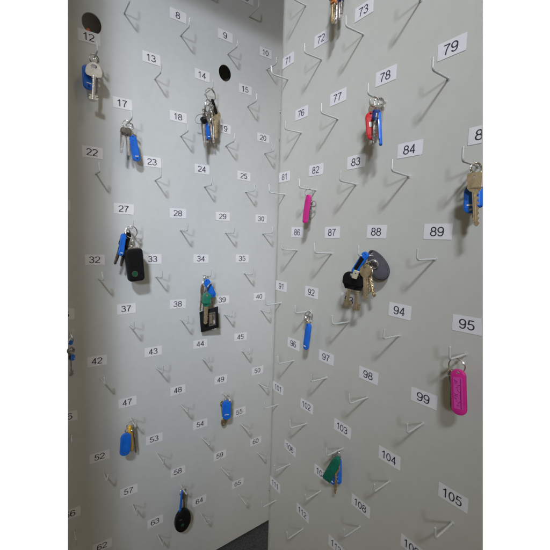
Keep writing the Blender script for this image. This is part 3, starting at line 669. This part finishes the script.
for side, num, items in KEYSETS:
    rnd = random.Random(num)
    a0 = items[0]['a']
    root = empty('key_bunch', P(side, a0[0], a0[1] + items[0]['w'], a0[2]), NAMES[(side, num)], 'keys', 'bunches of keys hanging on the board hooks')
    for o in items:
        k = o['k']
        if k == 'ring':
            M = frame(side, *o['a']) @ Matrix.Rotation(math.radians(o['yaw']), 4, 'Y') @ Matrix.Rotation(math.radians(o.get('tilt', 0)), 4, 'X') @ Matrix.Rotation(rnd.uniform(0, 6), 4, 'Z')
            link('split_ring', ring_mesh(o['w'] * 0.93, 0.00055 * o.get('th', 1), o['c']), M, root); continue
        if k == 'bead':
            bm = bmesh.new(); bmesh.ops.create_uvsphere(bm, u_segments=20, v_segments=14, radius=o['w'] / 2)
            for v in bm.verts: v.co.y *= 1.25
            add_plate(bm, ellipse(0, 0, o['w'] * 0.62, o['w'] * 0.62, 20), o['w'] * 0.3)
            link('swivel', finish(bm, o['c']), frame(side, *o['a']), root); continue
        M, L = item_frame(side, o['a'], o['b'], o['yaw']); w = o['w']
        if k == 'fob': make_fob(root, M, L, w, o, rnd)
        elif k == 'key': make_key(root, M, L, w, o, rnd)
        elif k == 'strap':
            bm = bmesh.new(); add_plate(bm, rrect(w, L, w * 0.4, 0, -L / 2), 0.002, bev=0.0005)
            link('leather_strap', finish(bm, 'blackleather'), M, root)
        elif k == 'plate':
            link('metal_tab', plate(rrect(w, L, 0.001, 0, -L / 2), 0.0016, o['c'], [ellipse(0, -L * 0.35, w * 0.16, w * 0.16, 14)], bev=0.0003), M, root)
        elif k == 'sleeve':      # soft green plastic sleeve, bent over the ring
            bm = bmesh.new()
            out = [(w * 0.50, -L), (w * 0.50, -L * 0.55)] + ellipse(w * 0.04, -L * 0.34, w * 0.50, L * 0.34, 14, 0, PI) + [(-w * 0.50, -L * 0.60), (-w * 0.56, -L * 0.97), (-w * 0.1, -L * 1.02)]
            add_plate(bm, out, 0.006, [ellipse(-w * 0.18, -L * 0.88, w * 0.10, w * 0.10, 14)], bev=0.0016)
            s = link('key_sleeve', finish(bm, 'green'), M, root)
        elif k == 'ovaltag':
            out = [(x * (1.0 + 0.22 * (-(y + L / 2) / (L / 2))), y) for x, y in ellipse(0, -L / 2, w * 0.46, L / 2, 40)]
            bm = bmesh.new(); add_plate(bm, out, 0.0042, [ellipse(0, -L * 0.10, w * 0.07, w * 0.07, 12)], bev=0.0010)
            t = link('leather_tag', finish(bm, 'greyleather'), M, root)
            bm = bmesh.new(); pts = [(x, y, 0.0021) for x, y in inset(out, 0.0016)]
            add_tube(bm, pts, 0.00028, 6, closed=True)
            link('stitching', finish(bm, 'stitch'), M, t)
        elif k == 'frametag':
            out = [(w * 0.50, -L * 0.02), (-w * 0.50, 0.0 - L * 0.20), (-w * 0.46, -L * 1.0), (w * 0.50, -L * 0.86)]
            win = [(w * 0.30, -L * 0.26), (w * 0.02, -L * 0.30), (w * 0.02, -L * 0.74), (w * 0.30, -L * 0.70)]
            bm = bmesh.new(); add_plate(bm, out, 0.0030, [win], bev=0.0006)
            t = link('leather_frame', finish(bm, 'blackleather'), M, root)
            bm = bmesh.new(); add_plate(bm, [(w * 0.34, -L * 0.22), (-w * 0.02, -L * 0.26), (-w * 0.02, -L * 0.78), (w * 0.34, -L * 0.74)], 0.0010, [win], z0=0.0018)
            link('metal_trim', finish(bm, 'dark'), M, t)
            bm = bmesh.new(); add_plate(bm, rrect(w * 0.13, L * 0.34, 0.0006, w * 0.09, -L * 0.50), 0.0008, z0=-0.0006)
            link('brass_insert', finish(bm, 'steelbrown'), M, t)
        elif k == 'carfob':
            bm = bmesh.new()
            out = [(x * (1 - 0.10 * (-(y) / L)), y) for x, y in rrect(w, L, w * 0.22, 0, -L / 2, 8)]
            add_plate(bm, out, 0.011, bev=0.0024)
            t = link('car_remote', finish(bm, 'black'), M, root)
            bm = bmesh.new(); add_plate(bm, rrect(w * 0.50, L * 0.42, w * 0.10, -w * 0.06, -L * 0.34, 5), 0.0008, bev=0.0002, z0=0.0057)
            link('button_pad', finish(bm, 'black'), M, t)
            bm = bmesh.new(); add_plate(bm, rrect(w * 0.07, L * 0.86, w * 0.03, w * 0.36, -L * 0.5, 4), 0.0010, z0=0.0054)
            link('side_rib', finish(bm, 'blackleather'), M, t)
            bm = bmesh.new(); add_plate(bm, ellipse(-w * 0.10, -L * 0.76, w * 0.135, w * 0.145, 28), 0.0008, z0=0.0057)
            e = link('emblem', finish(bm, 'emblem_green'), M, t)
            bm = bmesh.new(); add_tube(bm, [(-w * 0.10 + w * 0.15 * math.cos(a), -L * 0.76 + w * 0.16 * math.sin(a), 0.0060) for a in [2 * PI * i / 28 for i in range(28)]], 0.00030, 6, closed=True)
            link('emblem_rim', finish(bm, 'dark'), M, t)
            bm = bmesh.new(); add_plate(bm, rrect(w * 0.55, 0.0028, 0.0008, 0, 0.0008, 3), 0.006, bev=0.0006)
            link('metal_bar', finish(bm, 'silver'), M, t)
        elif k == 'roundfob':
            bm = bmesh.new()
            out = ellipse(0, -L / 2, w / 2, L / 2, 44)
            add_plate(bm, out, 0.0095, bev=0.0030)
            t = link('round_remote', finish(bm, 'black'), M, root)
            bm = bmesh.new(); add_plate(bm, ellipse(-w * 0.06, -L * 0.50, w * 0.34, L * 0.36, 36), 0.0008, bev=0.0002, z0=0.0049)
            link('remote_face', finish(bm, 'blackleather'), M, t)
            bm = bmesh.new(); add_plate(bm, ellipse(-w * 0.06, -L * 0.62, w * 0.09, L * 0.065, 24), 0.0006, z0=0.0055)
            link('green_dot', finish(bm, 'emblem_green'), M, t)
            bm = bmesh.new(); add_plate(bm, rrect(w * 0.16, L * 0.05, 0.0003, -w * 0.20, -L * 0.36, 2), 0.0006, z0=0.0054)
            link('button', finish(bm, 'dark'), M, t)

# ------------------------------------------------------------------ what shows through the holes and below the board
def struct(name, verts, faces, m):
    me = bpy.data.meshes.new(name); me.from_pydata(verts, [], faces); me.materials.append(MT[m])
    o = link(name, me, Matrix.Identity(4)); o['kind'] = 'structure'; return o
d = -0.036
w0, w1 = -0.225, 0.18
struct('wall', [P('L', w0, -0.98, d), P('L', w1, -0.98, d), P('L', w1, 0.08, d), P('L', w0, 0.08, d)], [(0, 1, 2, 3)], 'wall')
def cable(pts, m, lab):
    bm = bmesh.new(); add_tube(bm, [P('L', *p) for p in pts], 0.0026, 10)
    o = link('cable', finish(bm, m), Matrix.Identity(4)); o['label'] = lab; o['category'] = 'cable'
cable([(-0.2085, -0.30, -0.030), (-0.2085, -0.17, -0.018), (-0.2085, -0.142, -0.014), (-0.2085, -0.1330, -0.016), (-0.2085, -0.1315, -0.034)], 'copper', 'orange cable just visible inside the round hole above number 12')
zf = -1.065
struct('floor', [P('L', -0.22, zf, 0.05), P('L', 0.20, zf, 0.05), P('L', 0.20, zf, -0.36), P('L', -0.05, zf, -0.36)], [(0, 1, 2, 3)], 'carpet')

# unseen leaf added on the left to shade the left board's outer strip
ang = math.radians(172)
dl = empty('shade_leaf', (-0.131, -0.42, -1.04), 'unseen grey steel leaf added on the left to shade the board', 'shade panel')
Md = Matrix((Vector((math.cos(ang), math.sin(ang), 0)), Z, Vector((math.sin(ang), -math.cos(ang), 0)))).transposed().to_4x4(); Md.translation = Vector((-0.131, -0.42, 0))
bm = bmesh.new(); add_plate(bm, [(0, -1.04), (0.42, -1.04), (0.42, 0.55), (0, 0.55)], 0.018, bev=0.003)
link('sheet', finish(bm, 'board_right'), Md, dl)

# ------------------------------------------------------------------ light
def area(name, target, dirv, dist, size, size_y, power, col):
    ld = bpy.data.lights.new(name, 'AREA'); ld.shape = 'RECTANGLE'; ld.size = size; ld.size_y = size_y
    ld.energy = power; ld.color = col
    o = bpy.data.objects.new(name, ld); COL.objects.link(o)
    dv = Vector(dirv).normalized(); o.location = Vector(target) + dv * dist
    o.rotation_euler = dv.to_track_quat('Z', 'Y').to_euler()
    return o
T = (0.05, -0.10, -0.45)
c_ = area('ceiling_light', (0.04, -0.14, -0.36), (-0.01, -0.80, 0.60), 2.0, 0.22, 0.15, 1.18, (0.83, 0.915, 1.0)); c_.data.spread = math.radians(31)
b_ = area('side_ceiling_light', T, (0.46, -0.27, 0.84), 1.8, 0.22, 0.22, 3.2, (1.0, 0.84, 0.60))
w_ = area('window_light', (0.0, -0.1, -0.30), (-0.04, -0.97, 0.17), 1.8, 0.16, 0.18, 0.85, (0.79, 0.88, 1.0)); w_.data.spread = math.radians(48)

w = bpy.data.worlds.new('World'); SC.world = w; w.use_nodes = True
nt = w.node_tree; bg = nt.nodes['Background']
tc = nt.nodes.new('ShaderNodeTexCoord'); sp = nt.nodes.new('ShaderNodeSeparateXYZ')
nt.links.new(tc.outputs['Generated'], sp.inputs[0])
def ramp(sock, stops):
    mr = nt.nodes.new('ShaderNodeMapRange'); mr.inputs['From Min'].default_value = -1; mr.inputs['From Max'].default_value = 1
    nt.links.new(sock, mr.inputs['Value'])
    r = nt.nodes.new('ShaderNodeValToRGB'); cr = r.color_ramp
    while len(cr.elements) < len(stops): cr.elements.new(0.5)
    for e, (p, c) in zip(cr.elements, stops): e.position = p; e.color = c
    nt.links.new(mr.outputs['Result'], r.inputs['Fac']); return r.outputs['Color']
# dim room in front of the boards (darker low down, browner to the left), bright white surroundings behind them
room = ramp(sp.outputs['Z'], [(0.0, (0.035, 0.027, 0.012, 1)), (0.42, (0.070, 0.056, 0.027, 1)), (0.60, (0.215, 0.176, 0.095, 1)), (1.0, (0.25, 0.215, 0.14, 1))])
side = ramp(sp.outputs['X'], [(0.05, (0.75, 0.72, 0.66, 1)), (0.45, (1, 1, 1, 1)), (0.9, (1, 1.0, 1.0, 1))])
mx = nt.nodes.new('ShaderNodeMix'); mx.data_type = 'RGBA'; mx.blend_type = 'MULTIPLY'; mx.inputs[0].default_value = 1
nt.links.new(room, mx.inputs[6]); nt.links.new(side, mx.inputs[7])
sel = ramp(sp.outputs['Y'], [(0.745, (0, 0, 0, 1)), (0.775, (1, 1, 1, 1))])
mx2 = nt.nodes.new('ShaderNodeMix'); mx2.data_type = 'RGBA'
nt.links.new(sel, mx2.inputs[0]); nt.links.new(mx.outputs[2], mx2.inputs[6]); mx2.inputs[7].default_value = (1.02, 1.02, 1.02, 1)
nt.links.new(mx2.outputs[2], bg.inputs['Color']); bg.inputs['Strength'].default_value = 1.0

# ------------------------------------------------------------------ camera
cd = bpy.data.cameras.new('camera'); cam = bpy.data.objects.new('camera', cd); COL.objects.link(cam)
cd.sensor_width = 36; cd.lens = 36 * 341.965 / 550; cd.clip_start = 0.01; cd.clip_end = 100
cam.matrix_world = Matrix(((0.9995833, -0.0288663, 0.0, 0.0911207), (0.0029659, 0.1027039, -0.9947076, -0.6160913), (0.0287136, 0.9942930, 0.1027467, -0.4136102), (0, 0, 0, 1)))
SC.camera = cam
SC.render.engine = 'CYCLES'
SC.view_settings.view_transform = 'Standard'; SC.view_settings.look = 'None'; SC.view_settings.exposure = 0; SC.view_settings.gamma = 1
